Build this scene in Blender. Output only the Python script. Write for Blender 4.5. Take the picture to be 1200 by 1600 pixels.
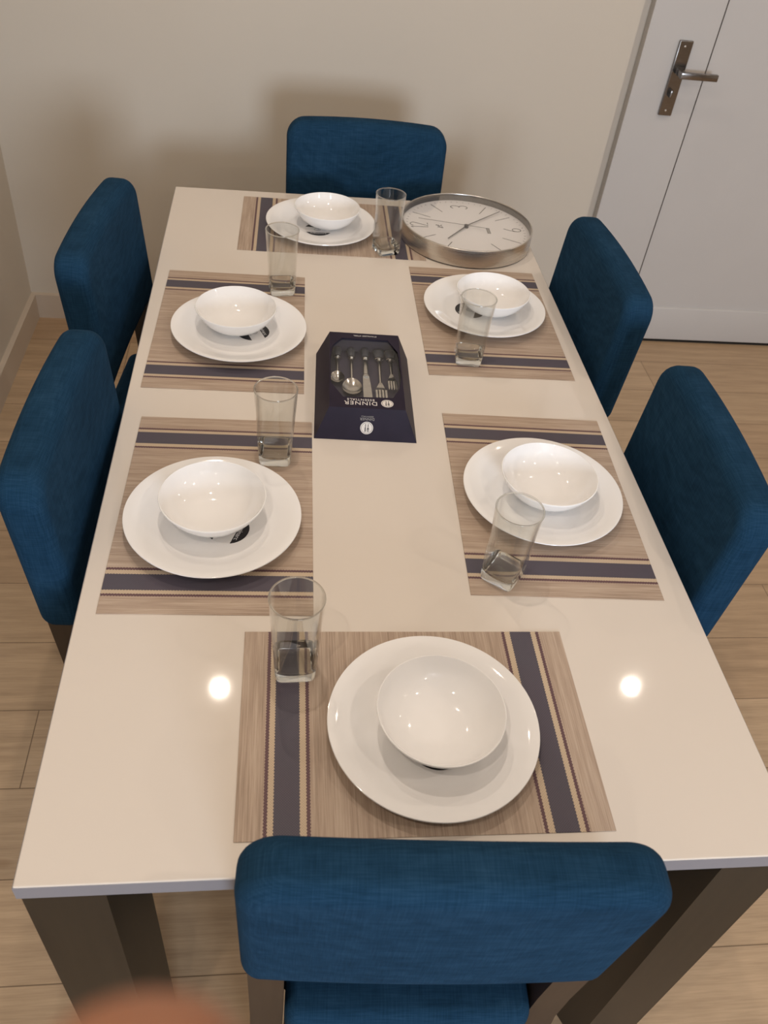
import bpy, bmesh, math, random
from math import sin, cos, pi, radians, tan, sqrt
from mathutils import Vector, Matrix, Euler

for o in list(bpy.data.objects):
    bpy.data.objects.remove(o)
scn = bpy.context.scene
COL = scn.collection
random.seed(4)

# ------------------------------------------------------------------ camera
CAM = Vector((-0.17893, -1.30735, 1.68221))
CROT = (radians(46.7832), radians(-5.5071), radians(-4.7897))
FPX = 1312.8
cd = bpy.data.cameras.new('camera')
cam = bpy.data.objects.new('camera', cd)
COL.objects.link(cam)
cam.location = CAM
cam.rotation_euler = CROT
cd.sensor_fit = 'VERTICAL'
cd.sensor_height = 36.0
cd.lens = FPX * 36.0 / 1600.0
cd.clip_start = 0.01
cd.dof.use_dof = True
cd.dof.focus_distance = 1.45
cd.dof.aperture_fstop = 9.0
scn.camera = cam

# ------------------------------------------------------------------ world, lights, exposure
scn.view_settings.view_transform = 'Standard'
scn.view_settings.look = 'None'
scn.view_settings.gamma = 1.0
scn.view_settings.use_curve_mapping = False
scn.view_settings.exposure = 0.24

CEIL = 2.60
world = bpy.data.worlds.new('world')
scn.world = world
world.use_nodes = True
bg = world.node_tree.nodes['Background']
bg.inputs[0].default_value = (0.55, 0.7, 1.0, 1)
bg.inputs[1].default_value = 0.4

WARM = (1.0, 0.865, 0.735)
DOWN = [(-0.39, 0.62, 4.2), (1.27, 0.60, 3.4), (-0.22, -0.22, 4.6), (1.27, -1.30, 4.5), (-0.62, -1.42, 4.6),
        (1.27, -3.2, 6.0), (-0.5, -3.2, 6.0), (2.9, -1.3, 6.0), (2.9, 0.6, 5.0)]
def area(name, loc, rot, sx, sy, energy, color, shape='DISK', spread=180):
    l = bpy.data.lights.new(name, 'AREA')
    l.shape = shape
    l.size = sx
    if shape in ('RECTANGLE', 'ELLIPSE'):
        l.size_y = sy
    l.energy = energy
    l.color = color
    l.spread = radians(spread)
    o = bpy.data.objects.new(name, l)
    COL.objects.link(o)
    o.location = loc
    o.rotation_euler = rot
    return o
for (x, y, e) in DOWN:
    area('downlight_lamp', (x, y, CEIL - 0.012), (0, 0, 0), 0.045, 0.045, e, WARM)
# daylight from the window in the wall behind the photographer
area('window_daylight', (0.75, -5.05, 1.70), (radians(90), 0, 0), 1.1, 1.0, 68.0, (0.74, 0.85, 1.0), 'RECTANGLE', 140)

# ------------------------------------------------------------------ node helpers
class NT:
    def __init__(self, name):
        self.m = bpy.data.materials.new(name)
        self.m.use_nodes = True
        self.t = self.m.node_tree
        self.b = self.t.nodes['Principled BSDF']
        self.out = self.t.nodes['Material Output']
    def n(self, typ, **kw):
        nd = self.t.nodes.new(typ)
        for k, v in kw.items():
            setattr(nd, k, v)
        return nd
    def l(self, a, b):
        self.t.links.new(a, b)
    def set(self, **kw):
        for k, v in kw.items():
            self.b.inputs[k.replace('_', ' ')].default_value = v
        return self
    def coord(self, scale=(1, 1, 1), out='Object', rot=(0, 0, 0)):
        tc = self.n('ShaderNodeTexCoord')
        mp = self.n('ShaderNodeMapping')
        mp.inputs['Scale'].default_value = scale
        mp.inputs['Rotation'].default_value = rot
        self.l(tc.outputs[out], mp.inputs[0])
        return mp.outputs[0]
    def noise(self, vec, scale, detail=4, rough=0.55):
        nd = self.n('ShaderNodeTexNoise')
        nd.inputs['Scale'].default_value = scale
        nd.inputs['Detail'].default_value = detail
        nd.inputs['Roughness'].default_value = rough
        self.l(vec, nd.inputs['Vector'])
        return nd.outputs['Fac']
    def ramp(self, fac, stops, interp='LINEAR'):
        r = self.n('ShaderNodeValToRGB')
        r.color_ramp.interpolation = interp
        el = r.color_ramp.elements
        while len(el) < len(stops):
            el.new(0.5)
        for e, (p, c) in zip(el, stops):
            e.position = p
            e.color = (c[0], c[1], c[2], 1)
        self.l(fac, r.inputs[0])
        return r.outputs[0]
    def mix(self, fac, a, b, mode='MIX'):
        mx = self.n('ShaderNodeMix', data_type='RGBA', blend_type=mode)
        for sock, v in ((mx.inputs[0], fac), (mx.inputs[6], a), (mx.inputs[7], b)):
            if hasattr(v, 'is_linked'):
                self.l(v, sock)
            elif isinstance(v, (int, float)):
                sock.default_value = v
            else:
                sock.default_value = (v[0], v[1], v[2], 1)
        return mx.outputs[2]
    def math(self, op, a, b=0.0):
        m = self.n('ShaderNodeMath', operation=op)
        for i, v in enumerate((a, b)):
            if hasattr(v, 'is_linked'):
                self.l(v, m.inputs[i])
            else:
                m.inputs[i].default_value = v
        return m.outputs[0]
    def sep(self, vec):
        s = self.n('ShaderNodeSeparateXYZ')
        self.l(vec, s.inputs[0])
        return s.outputs
    def color(self, sock):
        self.l(sock, self.b.inputs['Base Color'])
        return self
    def bump(self, h, strength=0.2, dist=0.001):
        bp = self.n('ShaderNodeBump')
        bp.inputs['Strength'].default_value = strength
        bp.inputs['Distance'].default_value = dist
        self.l(h, bp.inputs['Height'])
        self.l(bp.outputs[0], self.b.inputs['Normal'])
        return self

def srgb(r, g, b):
    f = lambda c: (c / 255 / 12.92) if c / 255 <= 0.04045 else ((c / 255 + 0.055) / 1.055) ** 2.4
    return (f(r), f(g), f(b))

def plain(name, col, rough=0.5, metal=0.0, var=0.06, scale=40, **kw):
    t = NT(name)
    t.set(Roughness=rough, Metallic=metal, **kw)
    nz = t.noise(t.coord(), scale)
    lo = tuple(c * (1 - var) for c in col)
    hi = tuple(min(1, c * (1 + var)) for c in col)
    t.color(t.ramp(nz, [(0.3, lo), (0.7, hi)]))
    return t.m

# ------------------------------------------------------------------ materials
M = {}
def wallpaint(name, col):
    t = NT(name)
    t.set(Roughness=0.7)
    v = t.coord()
    nz = t.noise(v, 1.3, 2)
    t.color(t.ramp(nz, [(0.3, tuple(c * 0.97 for c in col)), (0.7, col)]))
    t.bump(t.noise(v, 220, 3), 0.08, 0.001)
    return t.m
M['wall'] = wallpaint('wall_paint', (0.615, 0.55, 0.46))
M['ceil'] = wallpaint('ceiling_paint', (0.80, 0.77, 0.72))
M['trim'] = plain('trim_gloss_paint', (0.55, 0.525, 0.50), 0.35, var=0.02, scale=3)
M['skirt'] = plain('skirting_paint', (0.57, 0.48, 0.385), 0.45, var=0.02, scale=3)
M['jamb'] = plain('jamb_paint', (0.57, 0.50, 0.415), 0.5, var=0.02, scale=3)
M['gap'] = plain('gap_shade', (0.03, 0.025, 0.02), 0.8)  # near-black colour standing in for shade in the door gaps

def floor_mat():
    t = NT('oak_floor')
    v = t.coord()
    br = t.n('ShaderNodeTexBrick')
    br.offset = 0.37
    br.inputs['Scale'].default_value = 1.0
    br.inputs['Mortar Size'].default_value = 0.0012
    br.inputs['Mortar Smooth'].default_value = 0.1
    br.inputs['Bias'].default_value = 0.0
    br.inputs['Brick Width'].default_value = 1.9
    br.inputs['Row Height'].default_value = 0.19
    br.inputs['Color1'].default_value = (0, 0, 0, 1)
    br.inputs['Color2'].default_value = (1, 1, 1, 1)
    t.l(v, br.inputs['Vector'])
    plank = t.ramp(br.outputs['Color'], [(0.0, (0.45, 0.31, 0.19)), (0.5, (0.50, 0.355, 0.22)), (1.0, (0.54, 0.39, 0.25))])
    gv = t.coord((1.1, 14, 1))
    g1 = t.ramp(t.noise(gv, 3.2, 6, 0.6), [(0.3, (0.80, 0.78, 0.76)), (0.65, (1.05, 1.04, 1.03))])
    g2 = t.ramp(t.noise(t.coord((2.5, 60, 1)), 5, 3), [(0.35, (0.93, 0.92, 0.91)), (0.6, (1.03, 1.03, 1.03))])
    c = t.mix(1.0, plank, g1, 'MULTIPLY')
    c = t.mix(1.0, c, g2, 'MULTIPLY')
    kn = t.ramp(t.noise(t.coord((2.2, 5, 1)), 2.1, 2), [(0.70, (1, 1, 1)), (0.78, (0.72, 0.66, 0.6))])
    c = t.mix(1.0, c, kn, 'MULTIPLY')
    c = t.mix(br.outputs['Fac'], c, (0.20, 0.13, 0.075))
    t.color(c)
    t.set(Roughness=0.42)
    return t.m
M['floor'] = floor_mat()

def tabletop_mat():
    t = NT('cream_lacquer')
    nz = t.noise(t.coord(), 1.2, 2)
    t.color(t.ramp(nz, [(0.3, (0.725, 0.65, 0.57)), (0.7, (0.74, 0.665, 0.585))]))
    t.set(Roughness=0.05, IOR=1.42)
    return t.m
M['table'] = tabletop_mat()
M['edge'] = plain('edge_shade_grey', (0.235, 0.235, 0.265), 0.3, var=0.02, scale=3)  # shade and cool light on the table edge put into this colour

def wood(name, c0, c1, axis):
    t = NT(name)
    sc = [45, 45, 45]
    sc[axis] = 2.5
    g = t.noise(t.coord(tuple(sc)), 1.6, 5)
    t.color(t.ramp(g, [(0.3, c0), (0.7, c1)]))
    t.set(Roughness=0.45)
    return t.m
M['wood'] = wood('dark_wood', (0.032, 0.019, 0.011), (0.045, 0.028, 0.017), 2)
M['tlegs'] = wood('table_leg_wood', (0.018, 0.012, 0.006), (0.025, 0.017, 0.009), 2)

def fabric():
    t = NT('blue_woven_fabric')
    v = t.coord()
    s = t.sep(v)
    # woven warp / weft
    w1 = t.noise(t.coord((900, 30, 30)), 1.0, 2)
    w2 = t.noise(t.coord((30, 30, 900)), 1.0, 2)
    w3 = t.noise(t.coord((30, 900, 30)), 1.0, 2)
    w = t.math('ADD', w1, w2)
    w = t.math('ADD', w, w3)
    w = t.math('MULTIPLY', w, 0.3334)
    big = t.noise(v, 9, 3)
    w = t.math('ADD', t.math('MULTIPLY', w, 0.8), t.math('MULTIPLY', big, 0.2))
    t.color(t.ramp(w, [(0.34, (0.0065, 0.025, 0.052)), (0.5, (0.0115, 0.041, 0.083)), (0.66, (0.020, 0.060, 0.115))]))
    t.set(Roughness=0.9, Sheen_Weight=0.01, Sheen_Roughness=0.5)
    t.b.inputs['Sheen Tint'].default_value = (0.3, 0.6, 0.9, 1)
    t.b.inputs['Specular IOR Level'].default_value = 0.05
    t.bump(w, 0.35, 0.0012)
    return t.m
M['fabric'] = fabric()
M['under'] = plain('black_underlining', (0.012, 0.012, 0.014), 0.9)

def mat_mat():
    t = NT('woven_placemat')
    v = t.coord()
    s = t.sep(v)
    ax = t.math('ABSOLUTE', s[0])
    e = t.math('SUBTRACT', 0.225, ax)
    # tiny saw-tooth so the stripe edges look woven
    zig = t.math('MULTIPLY', t.math('SINE', t.math('MULTIPLY', s[1], 2 * pi / 0.0042)), 0.0005)
    e = t.math('ADD', e, zig)
    e = t.math('DIVIDE', e, 0.225)
    tan_ = (0.0, 0.0, 0.0)
    base = (0.0, 0.0, 0.0)
    P = lambda d: d / 0.225
    K, TN, NV, LN = (0, 0, 0), (1, 0, 0), (0, 1, 0), (0, 0, 1)
    msk = t.ramp(e, [(0.0, K), (P(.0325), LN), (P(.0362), TN), (P(.0435), NV), (P(.0740), TN), (P(.0825), LN), (P(.0862), K)], 'CONSTANT')
    sc = t.n('ShaderNodeSeparateColor')
    t.l(msk, sc.inputs[0])
    gr = t.noise(t.coord((520, 9, 1)), 1.0, 3, 0.7)
    gr2 = t.noise(t.coord((110, 5, 1)), 1.0, 3, 0.6)
    g = t.math('ADD', t.math('MULTIPLY', gr, 0.6), t.math('MULTIPLY', gr2, 0.4))
    body = t.ramp(g, [(0.30, (0.27, 0.195, 0.14)), (0.48, (0.43, 0.32, 0.24)), (0.60, (0.53, 0.415, 0.32)), (0.72, (0.60, 0.49, 0.395))])
    ck = t.n('ShaderNodeTexChecker')
    ck.inputs['Scale'].default_value = 1.0
    t.l(t.coord((620, 620, 1)), ck.inputs['Vector'])
    weave = ck.outputs['Fac']
    tanc = t.mix(weave, (0.60, 0.47, 0.335), (0.50, 0.385, 0.265))
    nav = t.mix(weave, (0.098, 0.080, 0.102), (0.066, 0.053, 0.073))
    nav = t.mix(t.ramp(t.noise(v, 14, 2), [(0.35, (0, 0, 0)), (0.7, (0.35, 0.35, 0.35))]), nav, (0.075, 0.075, 0.095))
    lin = t.mix(weave, (0.085, 0.038, 0.05), (0.16, 0.085, 0.085))
    c = t.mix(sc.outputs[0], body, tanc)
    c = t.mix(sc.outputs[1], c, nav)
    c = t.mix(sc.outputs[2], c, lin)
    t.color(c)
    t.set(Roughness=0.6)
    t.bump(t.math('ADD', gr, t.math('MULTIPLY', weave, 0.4)), 0.25, 0.0008)
    return t.m
M['mat'] = mat_mat()

t = NT('white_opal_glass')
t.set(Roughness=0.06, IOR=1.5)
t.color(t.ramp(t.noise(t.coord(), 6, 2), [(0.3, (0.885, 0.865, 0.845)), (0.7, (0.90, 0.88, 0.86))]))
M['opal'] = t.m
M['black'] = plain('black_print', (0.012, 0.010, 0.012), 0.4)
M['paper'] = plain('white_paper', (0.80, 0.77, 0.74), 0.5, var=0.02)
M['greyink'] = plain('grey_print', (0.33, 0.31, 0.29), 0.5, var=0.2, scale=300)

def clear_glass(name, tint, trans):
    t = NT(name)
    t.t.nodes.remove(t.b)
    g = t.n('ShaderNodeBsdfGlass')
    g.inputs['IOR'].default_value = 1.47
    g.inputs['Roughness'].default_value = 0.0
    c = t.ramp(t.noise(t.coord(), 25, 1), [(0.2, tuple(x * 0.995 for x in tint)), (0.8, tint)])
    t.l(c, g.inputs['Color'])
    tr = t.n('ShaderNodeBsdfTransparent')
    tr.inputs[0].default_value = (tint[0], tint[1], tint[2], 1)
    mx = t.n('ShaderNodeMixShader')
    mx.inputs[0].default_value = trans
    t.l(g.outputs[0], mx.inputs[1])
    t.l(tr.outputs[0], mx.inputs[2])
    t.l(mx.outputs[0], t.out.inputs[0])
    return t.m
M['glass'] = clear_glass('clear_tumbler_glass', (0.985, 0.99, 0.98), 0.0)
M['thinglass'] = None

def film(name, refl, tint=(1, 1, 1), power=5.0):
    t = NT(name)
    t.t.nodes.remove(t.b)
    lw = t.n('ShaderNodeLayerWeight')
    lw.inputs[0].default_value = 0.5
    fr = t.math('ADD', 0.04, t.math('MULTIPLY', t.math('POWER', lw.outputs['Facing'], power), 0.96))
    gl = t.n('ShaderNodeBsdfGlossy')
    gl.inputs['Roughness'].default_value = 0.03
    c = t.ramp(t.noise(t.coord(), 20, 1), [(0.2, (0.98, 0.98, 0.98)), (0.8, (1, 1, 1))])
    t.l(c, gl.inputs['Color'])
    tr = t.n('ShaderNodeBsdfTransparent')
    tr.inputs[0].default_value = (*tint, 1)
    mx = t.n('ShaderNodeMixShader')
    t.l(t.math('MULTIPLY', fr, refl), mx.inputs[0])
    t.l(tr.outputs[0], mx.inputs[1])
    t.l(gl.outputs[0], mx.inputs[2])
    t.l(mx.outputs[0], t.out.inputs[0])
    return t.m
M['thinglass'] = film('thin_tumbler_wall', 1.0, (0.95, 0.953, 0.945), 4.0)
M['cover'] = film('clock_cover_glass', 0.8)
M['film'] = film('box_window_film', 0.6)
M['pane'] = film('window_pane_glass', 1.5)

def brushed(name, col, rough, scale):
    t = NT(name)
    t.set(Metallic=1.0)
    nz = t.noise(t.coord(scale), 1.0, 3)
    t.color(t.ramp(nz, [(0.25, tuple(c * 0.85 for c in col)), (0.75, col)]))
    t.l(t.ramp(nz, [(0.2, (rough * 0.7,) * 3), (0.8, (rough * 1.3,) * 3)]), t.b.inputs['Roughness'])
    return t.m
M['steel'] = brushed('brushed_steel', (0.74, 0.70, 0.65), 0.30, (3, 3, 900))
M['cutlery'] = brushed('polished_steel', (0.66, 0.63, 0.58), 0.2, (60, 400, 60))
M['chrome'] = brushed('satin_nickel', (0.27, 0.25, 0.235), 0.22, (50, 50, 400))
M['rimdark'] = plain('dark_inner_rim', (0.10, 0.085, 0.07), 0.3)
M['dial'] = plain('white_dial', (0.80, 0.775, 0.765), 0.45, var=0.015, scale=8)
M['ink'] = plain('dark_ink', (0.05, 0.045, 0.045), 0.5)
M['hand'] = plain('dark_hand_metal', (0.06, 0.052, 0.05), 0.35)
M['card'] = plain('purple_navy_card', (0.022, 0.016, 0.030), 0.5, var=0.12, scale=30, Specular_IOR_Level=0.14)
M['cardin'] = plain('navy_tray_card', (0.040, 0.034, 0.058), 0.6, var=0.12, scale=30)
M['handle'] = plain('navy_cutlery_handle', (0.065, 0.068, 0.08), 0.45)
M['ivory'] = plain('ivory_print', (0.78, 0.73, 0.68), 0.4, var=0.02)
def skin():
    t = NT('skin')
    v = t.coord()
    n1 = t.noise(v, 90, 4)
    t.color(t.ramp(n1, [(0.3, (0.29, 0.12, 0.062)), (0.7, (0.34, 0.15, 0.08))]))
    t.set(Roughness=0.5, Subsurface_Weight=0.15, Subsurface_Scale=0.004)
    t.b.inputs['Subsurface Radius'].default_value = (1.0, 0.35, 0.2)
    t.bump(t.noise(v, 900, 3), 0.15, 0.0004)
    return t.m
M['skin'] = skin()
M['nail'] = plain('finger_nail', (0.52, 0.28, 0.19), 0.3, var=0.03)

# ------------------------------------------------------------------ mesh helpers
def link(name, me, parent=None, loc=None, rot=None):
    o = bpy.data.objects.new(name, me)
    COL.objects.link(o)
    if parent is not None:
        o.parent = parent
    if loc is not None:
        o.location = loc
    if rot is not None:
        o.rotation_euler = rot
    return o

def done(name, bm, mats, parent=None, loc=None, rot=None, angle=38, smooth=True):
    bmesh.ops.recalc_face_normals(bm, faces=bm.faces[:])
    me = bpy.data.meshes.new(name)
    bm.to_mesh(me)
    bm.free()
    if not isinstance(mats, (list, tuple)):
        mats = [mats]
    for m in mats:
        me.materials.append(m)
    if smooth:
        for p in me.polygons:
            p.use_smooth = True
        me.set_sharp_from_angle(angle=radians(angle))
    return link(name, me, parent, loc, rot)

def tag(o, label=None, cat=None, group=None, kind=None):
    if label: o['label'] = label
    if cat: o['category'] = cat
    if group: o['group'] = group
    if kind: o['kind'] = kind
    return o

def empty(name, loc=(0, 0, 0), rz=0.0):
    o = bpy.data.objects.new(name, None)
    COL.objects.link(o)
    o.location = loc
    o.rotation_euler = (0, 0, rz)
    o.empty_display_size = 0.05
    return o

def box(bm, x0, x1, y0, y1, z0, z1, bevel=0.0, seg=2, mi=0):
    vs = [bm.verts.new((x, y, z)) for x in (x0, x1) for y in (y0, y1) for z in (z0, z1)]
    fs = []
    for idx in ((0, 1, 3, 2), (4, 6, 7, 5), (0, 4, 5, 1), (2, 3, 7, 6), (0, 2, 6, 4), (1, 5, 7, 3)):
        f = bm.faces.new([vs[i] for i in idx])
        f.material_index = mi
        fs.append(f)
    if bevel:
        es = list({e for f in fs for e in f.edges})
        bmesh.ops.bevel(bm, geom=es, offset=bevel, segments=seg, affect='EDGES', profile=0.5)
    return fs

def rrect(x0, x1, y0, y1, rads, n=8):
    # rads: bottom-left, bottom-right, top-right, top-left
    pts = []
    for (cx, cy, a0, r) in ((x0, y0, pi, rads[0]), (x1, y0, 1.5 * pi, rads[1]), (x1, y1, 0, rads[2]), (x0, y1, 0.5 * pi, rads[3])):
        ox = cx + (r if cx == x0 else -r)
        oy = cy + (r if cy == y0 else -r)
        for k in range(n + 1):
            a = a0 + 0.5 * pi * k / n
            pts.append((ox + r * cos(a), oy + r * sin(a)))
    return pts

def prism(bm, outline, d0, d1, axes, bevel=0.0, seg=4, mi=0):
    # outline in 2D, extruded from d0 to d1; axes maps (u, v, d) -> xyz
    a = [bm.verts.new(axes(u, v, d0)) for u, v in outline]
    b = [bm.verts.new(axes(u, v, d1)) for u, v in outline]
    n = len(outline)
    f0 = bm.faces.new(a[::-1])
    f1 = bm.faces.new(b)
    fs = [f0, f1]
    for i in range(n):
        fs.append(bm.faces.new((a[i], a[(i + 1) % n], b[(i + 1) % n], b[i])))
    for f in fs:
        f.material_index = mi
    if bevel:
        es = list(f0.edges) + list(f1.edges)
        bmesh.ops.bevel(bm, geom=es, offset=bevel, segments=seg, affect='EDGES', profile=0.5)

def pillow(bm, x0, x1, y0, y1, rads, d0, d1, b, fn, seg=7, step=0.022):
    # rounded slab: rounded-rectangle outline in (u, v), rolled edges of radius b along d
    secs = []
    ks = [(1 - sin(0.5 * pi * k / seg), 1 - cos(0.5 * pi * k / seg)) for k in range(seg + 1)]
    rows = [(d0 + b * dz, b * (1 - math.sqrt(max(0, 1 - (1 - dz) ** 2)))) for dz in [1 - cos(0.5 * pi * k / seg) for k in range(seg + 1)]]
    rows = rows + [(d1 - (d - d0), ins) for d, ins in rows[::-1]]
    def outline(ins):
        base = rrect(x0 + ins, x1 - ins, y0 + ins, y1 - ins, [max(0.0008, r - ins) for r in rads], 8)
        res = []
        full = rrect(x0, x1, y0, y1, rads, 8)
        n = len(base)
        for i in range(n):
            p, q = base[i], base[(i + 1) % n]
            P, Q = full[i], full[(i + 1) % n]
            L = math.hypot(Q[0] - P[0], Q[1] - P[1])
            kk = max(1, int(L / step))
            for j in range(kk):
                res.append((p[0] + (q[0] - p[0]) * j / kk, p[1] + (q[1] - p[1]) * j / kk))
        return res
    cx, cy = (x0 + x1) / 2, (y0 + y1) / 2
    secs = [[fn(u, v, d) for u, v in outline(ins)] for d, ins in rows]
    inner = outline(rows[0][1])
    caps = [[(cx + (u - cx) * q, cy + (v - cy) * q) for u, v in inner] for q in (0.8, 0.6, 0.4, 0.2, 0.05)]
    secs = [[fn(u, v, d0) for u, v in c] for c in caps[::-1]] + secs + [[fn(u, v, d1) for u, v in c] for c in caps]
    loft(bm, secs)

def lathe(bm, prof, n=96, closed=False, mi=0):
    rings = []
    for r, z in prof:
        if r < 1e-6:
            rings.append([bm.verts.new((0, 0, z))])
        else:
            rings.append([bm.verts.new((r * cos(2 * pi * k / n), r * sin(2 * pi * k / n), z)) for k in range(n)])
    pairs = list(zip(rings, rings[1:]))
    if closed:
        pairs.append((rings[-1], rings[0]))
    for A, B in pairs:
        for k in range(n):
            k2 = (k + 1) % n
            if len(A) == 1 and len(B) == 1:
                continue
            if len(A) == 1:
                f = bm.faces.new((A[0], B[k], B[k2]))
            elif len(B) == 1:
                f = bm.faces.new((A[k], A[k2], B[0]))
            else:
                f = bm.faces.new((A[k], A[k2], B[k2], B[k]))
            f.material_index = mi

def loft(bm, secs, cap=True, mi=0):
    rings = [[bm.verts.new(p) for p in s] for s in secs]
    n = len(rings[0])
    for A, B in zip(rings, rings[1:]):
        for k in range(n):
            f = bm.faces.new((A[k], A[(k + 1) % n], B[(k + 1) % n], B[k]))
            f.material_index = mi
    if cap:
        bm.faces.new(rings[0][::-1]).material_index = mi
        bm.faces.new(rings[-1]).material_index = mi

def ribbon(bm, pts, w, z, th=0.0003, mi=0, xf=None):
    # flat printed stroke following a polyline
    n = len(pts)
    L, R = [], []
    for i, (x, y) in enumerate(pts):
        if i == 0: d = Vector((pts[1][0] - x, pts[1][1] - y))
        elif i == n - 1: d = Vector((x - pts[-2][0], y - pts[-2][1]))
        else: d = Vector((pts[i + 1][0] - pts[i - 1][0], pts[i + 1][1] - pts[i - 1][1]))
        d.normalize()
        nn = Vector((-d.y, d.x)) * (w / 2)
        L.append((x + nn.x, y + nn.y)); R.append((x - nn.x, y - nn.y))
    out = L + R[::-1]
    f3 = (lambda x, y, zz: (x, y, zz)) if xf is None else xf
    for i in range(n - 1):
        q = [L[i], R[i], R[i + 1], L[i + 1]]
        lo = [bm.verts.new(f3(u, v, z)) for u, v in q]
        hi = [bm.verts.new(f3(u, v, z + th)) for u, v in q]
        bm.faces.new(hi).material_index = mi
        bm.faces.new(lo[::-1]).material_index = mi
        for k in range(4):
            bm.faces.new((lo[k], lo[(k + 1) % 4], hi[(k + 1) % 4], hi[k])).material_index = mi

def arc(cx, cy, rx, ry, a0, a1, n=14):
    return [(cx + rx * cos(radians(a0 + (a1 - a0) * k / n)), cy + ry * sin(radians(a0 + (a1 - a0) * k / n))) for k in range(n + 1)]

def text_mesh(s, size, extrude=0.00015, spacing=1.0, offset=0.0):
    cu = bpy.data.curves.new('lettering', 'FONT')
    cu.body = s
    cu.size = size
    cu.extrude = extrude
    cu.space_character = spacing
    cu.offset = offset
    cu.align_x = 'CENTER'
    cu.align_y = 'CENTER'
    cu.resolution_u = 4
    o = bpy.data.objects.new('lettering_tmp', cu)
    COL.objects.link(o)
    dg = bpy.context.evaluated_depsgraph_get()
    me = bpy.data.meshes.new_from_object(o.evaluated_get(dg))
    bpy.data.objects.remove(o)
    bpy.data.curves.remove(cu)
    return me

def add_mesh(bm, me, mtx, mi=0):
    nv = len(bm.verts)
    nf = len(bm.faces)
    bm.from_mesh(me)
    bm.verts.ensure_lookup_table()
    bm.faces.ensure_lookup_table()
    for v in bm.verts[nv:]:
        v.co = mtx @ v.co
    for f in bm.faces[nf:]:
        f.material_index = mi

# ------------------------------------------------------------------ room shell
WL, WR, WF, WB = -1.056, 4.2, 1.490, -5.2
DX0, DX1, DTOP = 0.922, 2.03, 2.06
JX0 = 0.894

bm = bmesh.new()
box(bm, WL - 0.1, WR + 0.1, WB - 0.1, WF + 0.15, -0.05, 0.0)
tag(done('floor', bm, M['floor'], smooth=False), kind='structure')
bm = bmesh.new()
box(bm, WL - 0.1, WR + 0.1, WB - 0.1, WF + 0.15, CEIL, CEIL + 0.05)
ceiling = tag(done('ceiling', bm, M['ceil'], smooth=False), kind='structure')
bm = bmesh.new()
box(bm, WL - 0.1, JX0, WF, WF + 0.1, 0, CEIL)
box(bm, JX0, DX1 + 0.028, WF, WF + 0.1, DTOP + 0.025, CEIL)
box(bm, DX1 + 0.028, WR + 0.1, WF, WF + 0.1, 0, CEIL)
tag(done('wall_far', bm, M['wall'], smooth=False), kind='structure')
bm = bmesh.new()
box(bm, WL - 0.1, WL, WB, WF, 0, CEIL)
tag(done('wall_left', bm, M['wall'], smooth=False), kind='structure')
bm = bmesh.new()
box(bm, WR, WR + 0.1, WB, WF, 0, CEIL)
tag(done('wall_right', bm, M['wall'], smooth=False), kind='structure')
bm = bmesh.new()
wx0, wx1, wz0, wz1 = -0.05, 1.55, 1.0, 2.4
box(bm, WL - 0.1, wx0, WB - 0.1, WB, 0, CEIL)
box(bm, wx1, WR + 0.1, WB - 0.1, WB, 0, CEIL)
box(bm, wx0, wx1, WB - 0.1, WB, 0, wz0)
box(bm, wx0, wx1, WB - 0.1, WB, wz1, CEIL)
tag(done('wall_back', bm, M['wall'], smooth=False), kind='structure')
bm = bmesh.new()
for (a, b, c, d) in ((wx0, wx0 + .05, wz0, wz1), (wx1 - .05, wx1, wz0, wz1), (wx0 + .05, wx1 - .05, wz0, wz0 + .05), (wx0 + .05, wx1 - .05, wz1 - .05, wz1), (.725, .775, wz0 + .05, wz1 - .05)):
    box(bm, a, b, WB - 0.08, WB - 0.02, c, d, 0.004)
win = tag(done('window_1', bm, M['trim']), kind='structure')
bm = bmesh.new()
box(bm, wx0 + .05, .725, WB - 0.055, WB - 0.049, wz0 + .05, wz1 - .05)
box(bm, .775, wx1 - .05, WB - 0.055, WB - 0.049, wz0 + .05, wz1 - .05)
done('pane', bm, M['pane'], win, smooth=False)

def skirting(name, pts):
    bm = bmesh.new()
    secs = []
    for (bx_, by, nx, ny) in pts:
        prof = [(0.0, 0.0), (0.016, 0.0), (0.017, 0.091), (0.0, 0.092)]
        secs.append([(bx_ + nx * d, by + ny * d, z) for d, z in prof])
    loft(bm, secs)
    return tag(done(name, bm, M['skirt'], smooth=False), kind='structure')
skirting('baseboard_far', [(WL, WF, 0, -1), (JX0 - 0.002, WF, 0, -1)])
skirting('baseboard_left', [(WL, WB, 1, 0), (WL, WF - 0.016, 1, 0)])
skirting('baseboard_right', [(DX1 + 0.03, WF, 0, -1), (WR, WF, 0, -1)])

# door jamb set back behind the wall face
bm = bmesh.new()
box(bm, JX0, DX1 + 0.028, WF + 0.021, WF + 0.09, 0.0, DTOP + 0.025)
tag(done('trim_1', bm, M['jamb'], smooth=False), kind='structure')

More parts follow.
